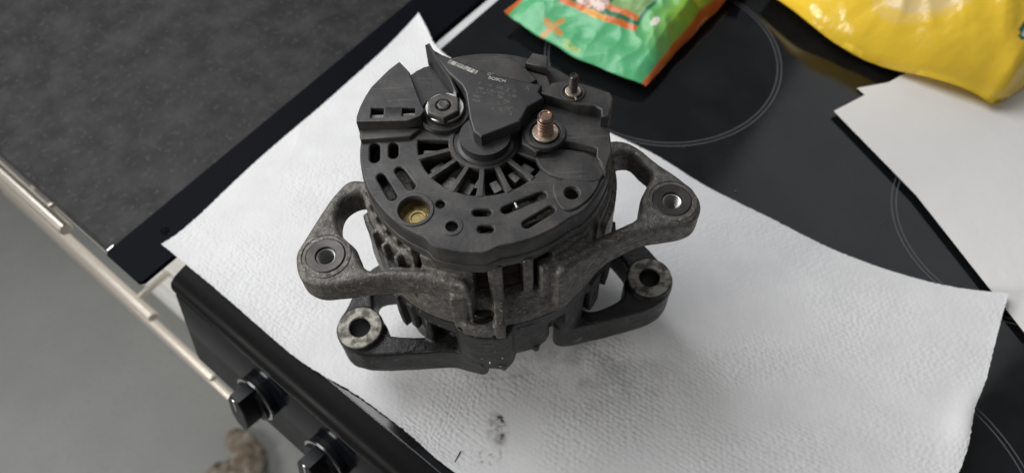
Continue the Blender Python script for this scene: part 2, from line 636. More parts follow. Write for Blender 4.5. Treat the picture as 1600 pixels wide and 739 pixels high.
fl_, ft_, fr_, fb_ = sampler(TB['left']), sampler(TB['top']), sampler(list(reversed(TB['right']))), sampler(TB['bottom'])
NU, NV = 600, 350
A, B, Cc, D = Vector(TB['left'][0]), Vector(TB['left'][-1]), Vector(TB['right'][0]), Vector(TB['right'][-1])
bot = [fb_(i / NU) for i in range(NU + 1)]
top = [ft_(i / NU) for i in range(NU + 1)]
lef = [fl_(j / NV) for j in range(NV + 1)]
rig = [fr_(j / NV) for j in range(NV + 1)]
verts = []
ALT = Vector((-.0115, .2365))
for j in range(NV + 1):
    v = j / NV
    for i in range(NU + 1):
        u = i / NU
        p = bot[i] * (1 - v) + top[i] * v + lef[j] * (1 - u) + rig[j] * u - (A * (1 - u) * (1 - v) + D * u * (1 - v) + B * (1 - u) * v + Cc * u * v)
        # torn perforation: slightly ragged rims
        if j in (0, NV) or i in (0, NU):
            p = p + Vector((noise.noise(Vector((p.x * 420, p.y * 420, 0))), noise.noise(Vector((p.x * 420, p.y * 420, 7))))) * .0004
        X = u * 510.0
        Y = v * 297.0
        # hexagonally staggered embossed dimples, period about 4.4 mm
        e = 0.0
        r0 = math.floor(Y / 3.0)
        for rr in (r0, r0 + 1):
            xo = X / 3.7 + .5 * (rr % 2)
            c0 = math.floor(xo + .5)
            h1 = math.sin(c0 * 12.9898 + rr * 78.233) * 43758.5453
            h1 -= math.floor(h1)
            h2 = h1 * 91.7 - math.floor(h1 * 91.7)
            ddx = (xo - c0 + (h1 - .5) * .5) * 3.7
            ddy = Y - rr * 3.0 + (h2 - .5) * 1.4
            e = max(e, (.65 + .5 * h2) * max(0.0, 1 - (ddx * ddx / 2.6 + ddy * ddy / 1.8)))
        z = .00030 * e * (.35 + .9 * sstep(-.35, .35, noise.noise(Vector((X * .022, Y * .022, 11.0)))))
        z += .0003 * max(0.0, 1 - abs(noise.noise(Vector((X * .004, Y * .007, 21.0)))) * 9) ** 2
        z += .0009 * noise.noise(Vector((X * .012, Y * .012, 1.3))) + .00018 * noise.noise(Vector((X * .05, Y * .05, 5.3)))
        dr_ = (p - ALT).length
        z = z * (1.0 if dr_ > .06 else .6) + .0019
        du = (1 - u) * 510
        if du < 90:                                      # right end curls up a little
            z += .007 * (1 - du / 90) ** 2 * (.45 + .55 * v) + .0035 * math.exp(-((du - 6) / 10) ** 2) * math.exp(-((v - .66) / .08) ** 2)
        dv = (1 - v) * 297
        if dv < 40:
            z += .0016 * (1 - dv / 40) ** 2
        if v * 297 < 30:
            z += .0012 * (1 - v * 297 / 30) ** 2
        verts.append((p.x, p.y, z))
faces = []
for j in range(NV):
    for i in range(NU):
        k = j * (NU + 1) + i
        faces.append((k, k + 1, k + NU + 2, k + NU + 1))
me = bpy.data.meshes.new('towel')
me.from_pydata(verts, [], faces)
me.polygons.foreach_set('use_smooth', [True] * len(me.polygons))
towel = link('paper_towel', me)
tag(towel, 'white embossed paper towel spread under the alternator', 'paper towel')
m = mat('paper_towel', (0.76, 0.76, 0.765), 0.9, spec=0.15, var=(0.71, 0.71, 0.71), vscale=45, bump=0.35, bscale=900, bump2=0.3, b2scale=2600)
nt = m.node_tree
N, Lk = nt.nodes, nt.links
p = N['Principled BSDF']
base_link = p.inputs['Base Color'].links[0].from_socket
tc = N.new('ShaderNodeTexCoord')


def stain_and_tone(cur, loc, sx, sy, rot, col, strength, nscale, thr, ring=False):
    mp = N.new('ShaderNodeMapping')
    mp.vector_type = 'TEXTURE'
    mp.inputs['Location'].default_value = (*loc, 0)
    mp.inputs['Rotation'].default_value = (0, 0, rot)
    mp.inputs['Scale'].default_value = (sx, sy, 1)
    Lk.new(tc.outputs['Object'], mp.inputs['Vector'])
    ln = N.new('ShaderNodeVectorMath')
    ln.operation = 'LENGTH'
    Lk.new(mp.outputs[0], ln.inputs[0])
    fall = N.new('ShaderNodeMapRange')
    fall.interpolation_type = 'SMOOTHSTEP'
    fall.inputs['From Min'].default_value = 1.0
    fall.inputs['From Max'].default_value = 0.25
    Lk.new(ln.outputs['Value'], fall.inputs['Value'])
    nz = N.new('ShaderNodeTexNoise')
    nz.inputs['Scale'].default_value = nscale
    nz.inputs['Detail'].default_value = 6
    Lk.new(tc.outputs['Object'], nz.inputs['Vector'])
    mr = N.new('ShaderNodeMapRange')
    mr.inputs['From Min'].default_value = thr
    mr.inputs['From Max'].default_value = thr + .2
    mr.inputs['To Max'].default_value = strength
    Lk.new(nz.outputs['Fac'], mr.inputs['Value'])
    mu = N.new('ShaderNodeMath')
    mu.operation = 'MULTIPLY'
    Lk.new(fall.outputs[0], mu.inputs[0])
    Lk.new(mr.outputs[0], mu.inputs[1])
    mx = N.new('ShaderNodeMix')
    mx.data_type = 'RGBA'
    Lk.new(cur, mx.inputs['A'])
    mx.inputs['B'].default_value = (*col, 1)
    Lk.new(mu.outputs[0], mx.inputs['Factor'])
    return mx.outputs['Result']


cur = stain_and_tone(base_link, (-.0155, .143), .009, .0145, .2, (0.16, 0.15, 0.135), .8, 160, .38)
cur = stain_and_tone(cur, (-.0125, .1495), .0028, .0065, .5, (0.03, 0.028, 0.022), 1.0, 420, .36)
cur = stain_and_tone(cur, (-.0125, .138), .002, .006, -.3, (0.05, 0.046, 0.04), .8, 420, .42)
cur = stain_and_tone(cur, (-.02, .127), .016, .007, .1, (0.14, 0.13, 0.12), .8, 300, .5)
cur = stain_and_tone(cur, (.03, .19), .10, .045, -.3, (0.36, 0.36, 0.37), .55, 60, .42)  # broad mottled grey tone to the front right of the alternator
cur = stain_and_tone(cur, (.04, .15), .2, .06, -.5, (0.05, 0.047, 0.04), .9, 330, .70)
Lk.new(cur, p.inputs['Base Color'])
towel.data.materials.append(m)

# a short black thread at the rim of the towel
bm = nb()
rod(bm, (-43, 122, 2.6), (-38, 131, 2.9), .35, 8, .1)
o = link('black_thread', finish(bm), M['strip'])
tag(o, 'short black thread at the lower rim of the paper towel', 'thread')

# ------------------------------------------------------------------ alternator (local mm; heights relative to the cover plate, 165 mm up)
ZC = 165.0
alt = empty('alternator', (-.0115, .2365, .0022))
tag(alt, 'used black and grey car alternator standing on the paper towel', 'alternator')
UP = (0, 0, ZC)


def part(name, bm, m, parent=alt, angle=35, lump=0.0, lf=60.0):
    me = finish(bm, angle, .001, UP)
    if lump:
        lumpy(me, lump, lf)
    return link(name, me, M[m], parent)


# --- rear bracket -----------------------------------------------------------
EL = [(-96.3, -47.7), (-96.1, -42.8), (-94, -38.1), (-85.6, -18.7), (-80.2, -8), (-75.1, -1.3), (-70.1, .5), (-64, -1), (-56, 2), (-50, -10), (-40, -42),
      (-12, -58), (-9.8, -70), (-12.2, -69.4), (-19, -66.4), (-30.5, -63), (-45.5, -61), (-60.7, -61.8), (-76.4, -63.4), (-84.1, -63.5), (-90.6, -60.3), (-94.5, -55.1)]
ELh = [(-73.7, -34.7), (-77.2, -25), (-76.4, -16), (-71.5, -10.5), (-64.5, -10), (-59, -18), (-53, -31), (-46, -41), (-37, -49), (-28, -54.5), (-32, -56.4), (-46, -55.6), (-60.5, -54.8), (-66.4, -42.5)]
ER = [(55, 14), (67.3, 18.3), (75.6, 17.3), (81.9, 12.5), (90.2, 1.4), (101, -9.5), (107.4, -19), (109.2, -27.1), (106, -34.5), (100.2, -38.6), (88.7, -40), (75.6, -41.7),
      (57.4, -49), (42.1, -57.5), (35.3, -64), (30, -56), (50, -36), (56, -10)]
ERh = [(76, 8.5), (82, 1), (86.5, -6.5), (82, -14.5), (78.4, -21.2), (75, -33), (61, -40.5), (48, -47.5), (51.5, -39), (58, -26), (62, -10), (66, 5)]
bm = nb()
prism(bm, chaikin(EL, 2), [spline(ELh), circle(-81, -46.7, 5.4)], -43, -25, 3.2, 3)
prism(bm, chaikin(ER, 2), [spline(ERh), circle(94, -24.2, 5.4)], -43, -25, 3.2, 3)
# webs that carry the arms down to the clamping face
curtain(bm, [(-50, -60.4), (-36, -61.6), (-30.5, -62.6), (-24, -64.6), (-17, -67.4), (-10.5, -70)], [-27, -26.5, -26.5, -27.5, -29, -31], [-42, -42, -44, -52, -61, -66], 7)
curtain(bm, [(33, -63.5), (38, -61.2), (45, -55.6), (52, -51.8), (60, -48), (74, -42.2)], [-29, -27, -26.5, -26.5, -26.5, -26.5], [-67, -66, -62, -52, -45, -43], 7)
# clamping band and walls
lathe(bm, [(57, -47), (62.5, -48), (66, -52), (69, -61), (69.5, -68), (57, -68)], 96, closed=True)
seg(bm, 56, 63.5, -122, -97.5, -50, -17)
seg(bm, 56, 64, -61, -8, -50, -19)
seg(bm, 58, 65, -8, 60, -60, -18)
seg(bm, 58, 64, 60, 178, -60, -18)
for a0, w in ((-91.0, 6.6), (-75, 4.6), (-128.5, 3), (-137, 3), (-145, 3.5), (-153, 3), (-161, 3.5), (-169, 3.2), (-177, 3.5)):
    seg(bm, 56, 64, a0, a0 + w, -52, -16)
lathe(bm, [(20, -21), (22, -17), (57, -17), (61, -18), (61, -21), (56, -23), (20, -24)], 72, closed=True)
# outer rib and bolt ledge at the front
P = [(-60, -18), (-64.5, -20), (-66, -46), (-75, -58), (-76.5, -68), (-74, -72), (-60, -72)]
va = [bm.verts.new((.6, y, z)) for y, z in P]
vb = [bm.verts.new((5.6, y, z)) for y, z in P]
for i in range(len(P)):
    j = (i + 1) % len(P)
    bm.faces.new((va[i], va[j], vb[j], vb[i]))
bm.faces.new(va)
bm.faces.new(list(reversed(vb)))
prism(bm, chaikin([(-17.5, -58), (-18.5, -71.5), (-9, -75), (1, -75.5), (1, -58)], 1), [], -69, -58, 1.2)
prism(bm, [(-20, -56), (-20.5, -70), (-13.2, -70), (-12.4, -56)], [], -66, -34, 1.0)
seg(bm, 60, 67.5, -68, -58, -52, -24, 1.2)
seg(bm, 57, 68.5, -166, -126, -66, -33, 2)
seg(bm, 57, 65.5, -172, -124, -60, -21, 2)
seg(bm, 57, 69, -30, 14, -66, -30, 2)
seg(bm, 57, 66, -34, 16, -60, -21, 2)
for a0 in (-133, -141, -149):
    seg(bm, 63, 69.0, a0, a0 + 2.2, -66, -22, .6)
bm = cast(bm, .75, 5)
rb = part('rear_bracket', bm, 'alu', angle=180, lump=.0003, lf=95)


def threaded(cx, cy, zt):
    bm = nb()
    prof = [(4.7, zt - 1.3), (5.3, zt - .3), (9.3, zt + .05), (10.2, zt - .5), (10.6, zt - 1.3)]
    lathe(bm, prof, 48, cx, cy)
    part('insert_face', bm, 'insert', rb)
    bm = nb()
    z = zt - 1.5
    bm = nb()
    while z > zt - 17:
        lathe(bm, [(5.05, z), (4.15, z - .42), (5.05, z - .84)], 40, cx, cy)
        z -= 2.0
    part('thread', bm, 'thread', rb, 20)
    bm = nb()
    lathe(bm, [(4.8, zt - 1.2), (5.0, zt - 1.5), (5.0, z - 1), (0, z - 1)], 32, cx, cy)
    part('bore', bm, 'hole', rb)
    bm = nb()
    lathe(bm, [(10.6, zt - 1.4), (11.3, zt - 1.6), (12.0, zt + .05), (12.6, zt - .02), (12.9, zt - .9)], 48, cx, cy)
    part('boss_rim', bm, 'alu', rb)


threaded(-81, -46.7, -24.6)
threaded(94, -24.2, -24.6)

# --- front bracket ----------------------------------------------------------
LL = [(-95, -44), (-94, -37.4), (-90.6, -33.2), (-88, -25), (-82, -8), (-62, 4), (-48, -4), (-30, -30), (-6, -54), (-6, -71), (-20, -66), (-27.3, -63.2), (-57.5, -63.6), (-70.2, -63.6),
      (-81.4, -62.3), (-91.3, -55.8), (-94.3, -49.3)]
LLh = [(-74, -20), (-56, -20), (-52.5, -34.2), (-44.5, -43.6), (-40.2, -46.7), (-37.5, -52.7), (-62.5, -51.3), (-65.5, -44.5), (-73.8, -32.9)]
LR = [(60, 18), (84, 14), (95.6, 1), (102.6, -11.5), (107.6, -17.3), (108.5, -24.1), (105.7, -31.9), (99.5, -38.9), (86.1, -44.6), (57.7, -50.5), (38.8, -54.5), (31.5, -50), (40, -30), (55, 0)]
LRh = [(72, 3), (82.4, -13.5), (78.6, -22.4), (76, -33.7), (60.8, -41.4), (51.5, -40.5), (53.9, -34.2), (58.8, -23.5), (64, -14), (66, -4)]
bm = nb()
prism(bm, chaikin(LL, 2), [spline(LLh), circle(-80.6, -46.6, 6.6)], -136, -110, 1.6, 3)
prism(bm, chaikin(LR, 2), [spline(LRh), circle(93.3, -23.2, 6.6)], -136, -110, 1.6, 3)
for x, y in ((-80.6, -46.6), (93.3, -23.2)):
    lathe(bm, [(6.6, -107), (13.2, -107), (14, -107.8), (14, -136.5), (13, -137.4), (6.6, -137.4)], 48, x, y, closed=True)
lathe(bm, [(56, -68.2), (66, -68.2), (68.5, -70), (68.5, -82), (64, -90), (60, -96), (57, -118), (52, -124), (20, -128), (20, -122), (50, -116), (54, -100)], 96, closed=True)
for a0, w, z0, z1, r1 in ((-134, 4, -100, -72, 70), (-142, 4, -108, -72, 71), (-128, 5, -118, -78, 68), (-26, 10, -100, -70, 72), (-40, 8, -104, -72, 71), (-12, 8, -100, -70, 72),
                          (0, 10, -110, -70, 71), (-55, 12, -112, -74, 69), (20, 30, -110, -70, 70), (60, 100, -112, -70, 69), (170, 30, -110, -70, 69)):
    seg(bm, 55, r1, a0, a0 + w, z0, z1, 1.0)
# clamping lug at the front with two small cast pips
prism(bm, chaikin([(-22, -56), (-22, -68), (-12, -74), (5, -76), (10, -70), (12, -58)], 1), [], -112, -70, 1.4)
prism(bm, chaikin([(8, -56), (8, -69), (22, -66), (30, -60), (30, -50)], 1), [], -108, -74, 1.4)
for x, y, z in ((-9, -72.6, -111), (3, -73.6, -111), (22, -64.8, -107)):
    lathe(bm, [(0, z + 4), (2.2, z + 4), (2.2, z - 2.2), (1.5, z - 3), (0, z - 3)], 16, x, y)
curtain(bm, [(-72, -63.2), (-55, -63), (-40, -63), (-27, -63.6), (-17, -67.2), (-8, -71.5)], [-111] * 4 + [-108, -100], [-136, -134, -130, -126, -120, -113], 7)
bm = cast(bm, .8, 4)
fb = part('front_bracket', bm, 'alu_dark', angle=180, lump=.0003, lf=90)
for x, y in ((-80.6, -46.6), (93.3, -23.2)):
    bm = nb()
    lathe(bm, [(6.2, -107.4), (6.8, -106.55), (12.6, -106.55), (13.2, -107.2)], 48, x, y)
    part('machined_face', bm, 'machined', fb)
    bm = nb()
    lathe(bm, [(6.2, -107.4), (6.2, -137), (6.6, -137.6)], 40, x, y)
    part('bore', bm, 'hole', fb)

# --- windings, inner works, pulley -----------------------------------------
bm = nb()
pr = []
for i in range(20):
    z = -22 - i * 1.5
    pr += [(56.2 + .5 * math.sin(i * 2.3), z), (55.2 + .4 * math.sin(i * 1.7), z - .9)]
lathe(bm, pr + [(48, -53), (48, -20)], 120, closed=True)
part('stator_winding', bm, 'winding', angle=20)
bm = nb()
lathe(bm, [(0, -14), (9, -14), (10, -15), (13, -15), (13.5, -17.5), (21, -18), (23, -16.4), (28, -16.4), (30, -19), (38, -20), (38, -23), (0, -23)], 48)
for i in range(14):
    a0 = i * 360 / 14
    seg(bm, 22, 33, a0, a0 + 9, -19, -11.5 - 1.8 * random.random(), .6)
part('slip_ring_housing', bm, 'grime', lump=.0004, lf=120)
for a, r, s in ((186, 27, 4.2), (207, 26, 4.0), (229, 27, 3.8), (212, 31, 2.4), (251, 26, 3.6), (262, 23, 2.6), (281, 25, 3.4), (306, 24, 3), (325, 25, 3.4)):
    bm = nb()
    box(bm, -s, s, -s * .7, s * .7, -13, -4.6 - random.random(), .6, rad(a + random.uniform(-20, 20)), (r * math.cos(rad(a)), r * math.sin(rad(a))))
    part('diode_lead', bm, 'tin', lump=.0006, lf=200)
for x, y, w_, h_ in ((-54.2, -6.5, 2.6, 2.2), (-47.6, -25, 3.4, 3), (-39, -21, 3, 3), (18, -38.5, 5, 2.6), (25, -46.5, 4, 3), (-1, -44, 3, 2)):
    bm = nb()
    box(bm, -w_, w_, -h_, h_, -13, -7.5, .8, .3, (x, y))
    part('rectifier_piece', bm, 'grime', lump=.0005, lf=220)
bm = nb()
pr = [(0, -128), (12, -128), (12, -133), (27, -133), (28.5, -134.5)]
z = -135
for i in range(6):
    pr += [(28.5, z), (25.8, z - 1.7), (28.5, z - 3.5)]
    z -= 3.56
pr += [(29.5, z), (29.5, -161), (27, -163.5), (9, -163.5), (9, -164.8), (0, -164.8)]
lathe(bm, pr, 64)
part('pulley', bm, 'alu_dark', angle=25)

# --- rear cover -------------------------------------------------------------
slots = [capsule((-54.6, 0.2), (-54.2, -7.2), 2.5), capsule((-45.2, -.2), (-45, -5.4), 2.4), capsule((-50.4, -19.1), (-44.5, -30.9), 2.2), capsule((-41.7, -15.7), (-35.8, -25.4), 2.2),
         capsule((-4.6, -42.7), (.6, -42.9), 1.9), capsule((-2.4, -52.1), (1.4, -52.3), 1.9), capsule((9.1, -42), (26.7, -34.6), 2.1), capsule((18.6, -50.6), (30.1, -43.3), 2.2),
         circle(-33.8, -39.4, 7.2, 40), circle(-21.4, -36.8, 2.1, 20), circle(-16, -49.9, 2.9, 24), circle(40.8, -34.8, 3.2, 24)]
vents = [sector(17.9, 33.0, a - 8.6, a + 8.6, 8, 1) for a in (183, 206, 229.5, 253.5, 278, 301.5, 324)]


def rim(extra, n=180):
    out = []
    for i in range(n):
        d = -180 + 360 * i / n
        r = 62 + extra + 3.0 * sstep(-118, -112, d) * (1 - sstep(-92, -84, d)) + 1.8 * sstep(-52, -44, d) * (1 - sstep(-22, -12, d))
        out.append((r * math.cos(rad(d)), r * math.sin(rad(d))))
    return out


bm = nb()
prism(bm, rim(0), slots + vents, -3.6, 0, .8, 3)
prism(bm, rim(.1), [circle(0, 0, 58.6, 120)], -11.5, -1.2, .5)
# skirt with a stepped foot
prism(bm, rim(.7), [circle(0, 0, 58.4, 120)], -17, -11.2, .6)
# raised pads on the plate
prism(bm, circle(-16, -49.9, 5.2, 32), [circle(-16, -49.9, 2.9, 24)], -2, .35, .3)
prism(bm, chaikin([(31, -28), (40, -26), (50, -27), (56, -24), (54, -32), (47, -41), (38, -46), (33, -41)], 2), [circle(40.8, -34.8, 3.6, 24)], -1.5, 1.0, .7)
prism(bm, circle(-33.8, -39.4, 9.6, 40), [circle(-33.8, -39.4, 7.5, 40)], -12, .5, .5)
# rim round the vents and the hub
prism(bm, circle(0, 0, 17.8, 48), [circle(0, 0, 15.2, 48)], -4.5, .7, .5)
# spoke stiffeners
for a in (194.5, 217.8, 241.5, 265.8, 289.8, 312.8):
    box(bm, 16.5, 34, -1.35, 1.35, -6, .5, .5, rad(a))
# left wing with two windows
WING = [(-43.1, 50.6), (-37.4, 42.3), (-33.3, 27.5), (-29.1, 15.4), (-31, 11.7), (-37.6, 8.8), (-63, 10.1), (-63.2, 13.5), (-62, 20), (-59.6, 27.1), (-57, 33), (-53.6, 37.9), (-48.5, 45)]
sq = [[(-56.1, 18.6), (-49.6, 18.2), (-49.6, 12.0), (-56.1, 12.4)], [(-40.4, 17.6), (-33.9, 17.2), (-33.9, 12.6), (-40.4, 12.4)]]
prism(bm, WING, sq, -3, 8, .5)
prism(bm, [(-62.5, 10.3), (-62.3, 6), (-61.5, 3), (-37, 3.2), (-31.8, 8.6), (-37.6, 9.4)], [], -3, 2.5, 1.0)
# flange round the nut
prism(bm, chaikin([(-38, 47.5), (-28, 54), (-20, 44), (-8, 30), (-7, 16), (-10, 8.5), (-16, 5.8), (-25, 6.2), (-31, 10), (-34, 28)], 1), [], -3, 1.8, .6)
prism(bm, circle(-19.6, 18.2, 12.6, 40), [circle(-19.6, 18.2, 11.9, 40)], 0, 3.0, .3)
# terminal platforms at the right
BPL = [(19.1, 6.8), (22.7, 14.2), (26.3, 19.6), (31.5, 23.7), (47.1, 20), (59.5, 16.5), (62.4, 6.3), (61.8, -14), (57.5, -24.8), (53.8, -17.5), (54.7, -12.4), (52, -10.6), (38, -6.1),
       (32.9, -7.3), (29.2, -11.1), (25.3, -12.5), (18.5, -6.4)]
prism(bm, BPL, [], -3, 5, .7)
prism(bm, chaikin([(24, -12), (29.5, -10.5), (33, -6.5), (54, -12), (58, -24), (54, -30), (40, -28), (28, -22)], 1), [], -2, 1.3, .8)
prism(bm, [(55, -12), (61.6, -8), (60.6, -19), (57.4, -27), (54.4, -20)], [], -2, 4.4, 1.2)
prism(bm, circle(30.4, -1.5, 10.2, 40), [circle(30.4, -1.5, 7.6, 40)], 3, 6.4, .5)
DPL = [(31.3, 21.5), (35.8, 26), (41.4, 26.8), (51.2, 24.4), (64, 17.4), (65, 13.5), (63.8, 8), (61.4, 1.1), (57.8, 1.4), (58, 6.3), (55.2, 9.1), (46.1, 10.5), (38.5, 14.9), (31, 18), (28.6, 19.5)]
prism(bm, DPL, [], -3, 12, .9)
prism(bm, circle(45.5, 18.3, 6.2, 32), [circle(45.5, 18.3, 5, 32)], 11, 12.7, .3)
# blocks along the back
prism(bm, chaikin([(-8, 40), (-7.5, 47.5), (2.7, 51), (12.8, 50.4), (19.5, 46), (24, 40), (30, 30), (10, 30)], 1), [], -10, 8, .8)
prism(bm, [(27.1, 50.2), (34.9, 47.3), (34.2, 38), (22.8, 42.5)], [], -6, 10, .8)
prism(bm, [(20, 40), (24, 41.5), (34, 37), (36, 27), (28, 24)], [], -6, 6, .8)
cover = part('rear_cover', bm, 'plastic', lump=.00012, lf=70)
for x0, y0 in ((-52.8, 14.2), (-37, 14.2)):
    bm = nb()
    box(bm, -3.8, 3.8, -2.8, 1.4, -1, 6.2, .3, 0, (x0, y0))
    part('clip_tab', bm, 'tin', cover)

# regulator cover with its brush tower
REG = [(-26.5, 52.2), (-10.4, 41.7), (2.6, 33.5), (30.4, 22.7), (28.2, 18.5), (30.6, 14), (22.5, 8.6), (19, 1.4), (18, -.6), (-.8, -8.6), (-4.5, -5.2), (-6.2, 3.1), (-7.9, 20.1), (-9.8, 25.4), (-17, 34.9)]
bm = nb()
prism(bm, REG, [], 6.5, 14, .9, 3)
prism(bm, [(-25.5, 51.5), (2, 32), (28, 22), (27, 14), (20, 5), (16, 0), (0, -6), (-5.2, 3), (-7, 20), (-9, 25.4), (-16.5, 34.5)], [], -2, 7, .6)
# thin upstand along the left rim
P = [(-27.6, 54.0), (-22.0, 41.0), (-16.2, 31.0), (-13.2, 24.4)]
curtain(bm, P, [15.8, 14.6, 13.0, 9.5], [1, 1, 1, 1], 1.4, 4)
curtain(bm, [(-27.6, 54.0), (-24.0, 50.6), (-18, 46.5)], [15.8, 14.6, 13.6], [2, 2, 2], -1.4, 3)
lathe(bm, [(0, 7), (12.6, 7), (12.6, 2), (14.2, 1.2), (14.6, -3), (13.2, -5), (0, -5)], 48, .8, -1.8)
reg = part('regulator_cover', bm, 'plastic_smooth', lump=.00008, lf=60)

# writing on the regulator cover: baseline follows its long back edge
TA = math.atan2(22.7 - 33.5, 30.4 - 2.6)


def text(body, x, y, size, m, ang=TA, sx=1.0, bold=0.0, ext=.04, outline=False):
    cu = bpy.data.curves.new('t', 'FONT')
    cu.body = body
    cu.size = size
    cu.extrude = ext
    cu.offset = bold
    if outline:
        cu.fill_mode = 'NONE'
        cu.extrude = 0.0
        cu.bevel_depth = .11
        cu.bevel_resolution = 1
    ob = bpy.data.objects.new('t', cu)
    COL.objects.link(ob)
    dg = bpy.context.evaluated_depsgraph_get()
    me = bpy.data.meshes.new_from_object(ob.evaluated_get(dg))
    bpy.data.objects.remove(ob)
    bpy.data.curves.remove(cu)
    me.transform(Matrix.Scale(.001, 4) @ Matrix.Translation((x, y, 14.05 + ZC)) @ Matrix.Rotation(ang, 4, 'Z') @ Matrix.Diagonal((sx, 1, 1, 1)))
    me.name = 'lettering'
    return link('lettering', me, M[m], reg)


dx, dy = math.cos(TA), math.sin(TA)
text('BOSCH', 3.3, 28.9, 2.6, 'print', sx=1.1, bold=.03)
text('0', 5.4, 32.0, 2.0, 'print_faint')
text('O', 3.0, 31.6, 2.4, 'print', bold=.0, sx=1.0)
text('0   124   225   Z  O', -1.5, 25.6, 2.5, 'print_faint', sx=1.0)
text('14V  4.70  / 294   U 78', -2.2, 22.4, 2.2, 'print_faint')
text('2542  6.33V   782', -4.4, 20.6, 2.2, 'print_faint')
text('0481', -4.5, 17.2, 2.1, 'print_faint')
text('782', 10.5, 12.8, 2.2, 'print_faint')
text('0425', -4.8, 14.4, 2.1, 'print_faint')
text('XK', 5.0, 8.8, 7.6, 'print_faint', ang=TA - .12, outline=True, sx=1.05)
text('KJ', 22.0, 20.6, 3.4, 'print_faint', outline=True, sx=.8)
# barcode strip
bm = nb()
x = 0.0
while x < 17.0:
    w = random.choice((.25, .4, .6, .9))
    p0 = Vector((-16.2 + dx * 0 + x * .845, 42.6 - x * .535))
    ax = Vector((.845, -.535))
    ay = Vector((.535, .845))
    qs = [p0 + ay * -1.5, p0 + ax * w + ay * -1.5, p0 + ax * w + ay * 1.3, p0 + ay * 1.3]
    vs = [bm.verts.new((q.x, q.y, 14.06)) for q in qs]
    bm.faces.new(vs)
    x += w + random.choice((.2, .25, .45))
part('barcode', bm, 'print', reg)


# terminal studs
def stud(name, cx, cy, z0, z1, r, m, mw, rw):
    bm = nb()
    pr = [(0, z0)]
    pr += [(r * 1.02, z0), (r * 1.02, z0 + .8)]
    z = z0 + .8
    pitch = 1.9 if r > 3 else 1.3
    while z < z1 - 2.6:
        pr += [(r, z), (r, z + pitch * .3), (r - .2 * r, z + pitch * .6), (r - .2 * r, z + pitch * .7)]
        z += pitch
    pr += [(r * .98, z), (r * .98, z1 - r * .35), (r * .8, z1), (r * .62, z1), (r * .55, z1 - .5), (0, z1 - .5)]
    lathe(bm, pr, 36, cx, cy)
    st = part(name, bm, m, alt, 25)
    bm = nb()
    prism(bm, circle(cx, cy, rw, 36), [circle(cx, cy, r * .9, 24)], z0 - .6, z0 + 1.0, .3)
    part('washer', bm, mw, st)
    return st


stud('terminal_stud', 30.4, -1.5, 6, 18.8, 4.0, 'copper', 'washer', 6.5)
st2 = stud('terminal_stud', 45.5, 18.3, 12.6, 24, 2.2, 'stud_dark', 'washer', 4.0)
bm = nb()
box(bm, -.5, .5, -6.2, -3.4, 12.3, 13.4, .2, 0.2, (45.5, 18.3))
part('washer_tongue', bm, 'washer', st2)

# hex nut with a bright washer and a bolt end
bm = nb()
hx, hy = -19.6, 18.2
hexp = [(hx + 9.0 * math.cos(rad(30 + 60 * i)), hy + 9.0 * math.sin(rad(30 + 60 * i))) for i in range(6)]
prism(bm, hexp, [circle(hx, hy, 3.7, 24)], 3.2, 8.2, .9)
nut = part('hex_nut', bm, 'nut')
bm = nb()
prism(bm, circle(hx + .3, hy + 1.8, 10.0, 40), [circle(hx, hy, 4, 24)], 2.4, 4.6, .5)
part('washer', bm, 'zinc', nut)
bm = nb()
lathe(bm, [(0, 8.8), (1.4, 8.8), (2.3, 9.0), (3.3, 8.6), (3.6, 8.0), (3.6, 3)], 6, hx, hy)
part('bolt_end', bm, 'nut', nut)

# brass diode plate with its rivet under the round opening
bm = nb()
lathe(bm, [(0, -6.4), (7.4, -6.4), (7.4, -4.6), (8.6, -4.2)], 40, -33.8, -39.4)
dp = part('diode_plate', bm, 'brass', lump=.0003, lf=260)
bm = nb()
lathe(bm, [(0, -4.2), (2.9, -4.2), (3.3, -3.6), (4.1, -3.6), (4.5, -4.4), (4.5, -6.4)], 32, -32.6, -41.6)
part('rivet', bm, 'brass', dp)

# torx bolt on the front ledge
bm = nb()
star = []
for i in range(24):
    rr = 2.0 + .45 * math.cos(6 * 2 * PI * i / 24)
    star.append((-6.2 + rr * math.cos(2 * PI * i / 24), -65.5 + rr * math.sin(2 * PI * i / 24)))
prism(bm, circle(-6.2, -65.5, 5.2, 32), [star], -58, -53.5, .6)
lathe(bm, [(0, -56.6), (2.6, -56.6)], 24, -6.2, -65.5)
lathe(bm, [(5.0, -57.6), (7.0, -57.6), (7.0, -59)], 32, -6.2, -65.5)
part('through_bolt', bm, 'alu_dark')
bm = nb()     # small white chip lying on the cover slot
rod(bm, (13.6, -38.6, .5), (14.6, -41.4, .2), .45, 8, .15)
o = part('paint_chip', bm, 'enamel')

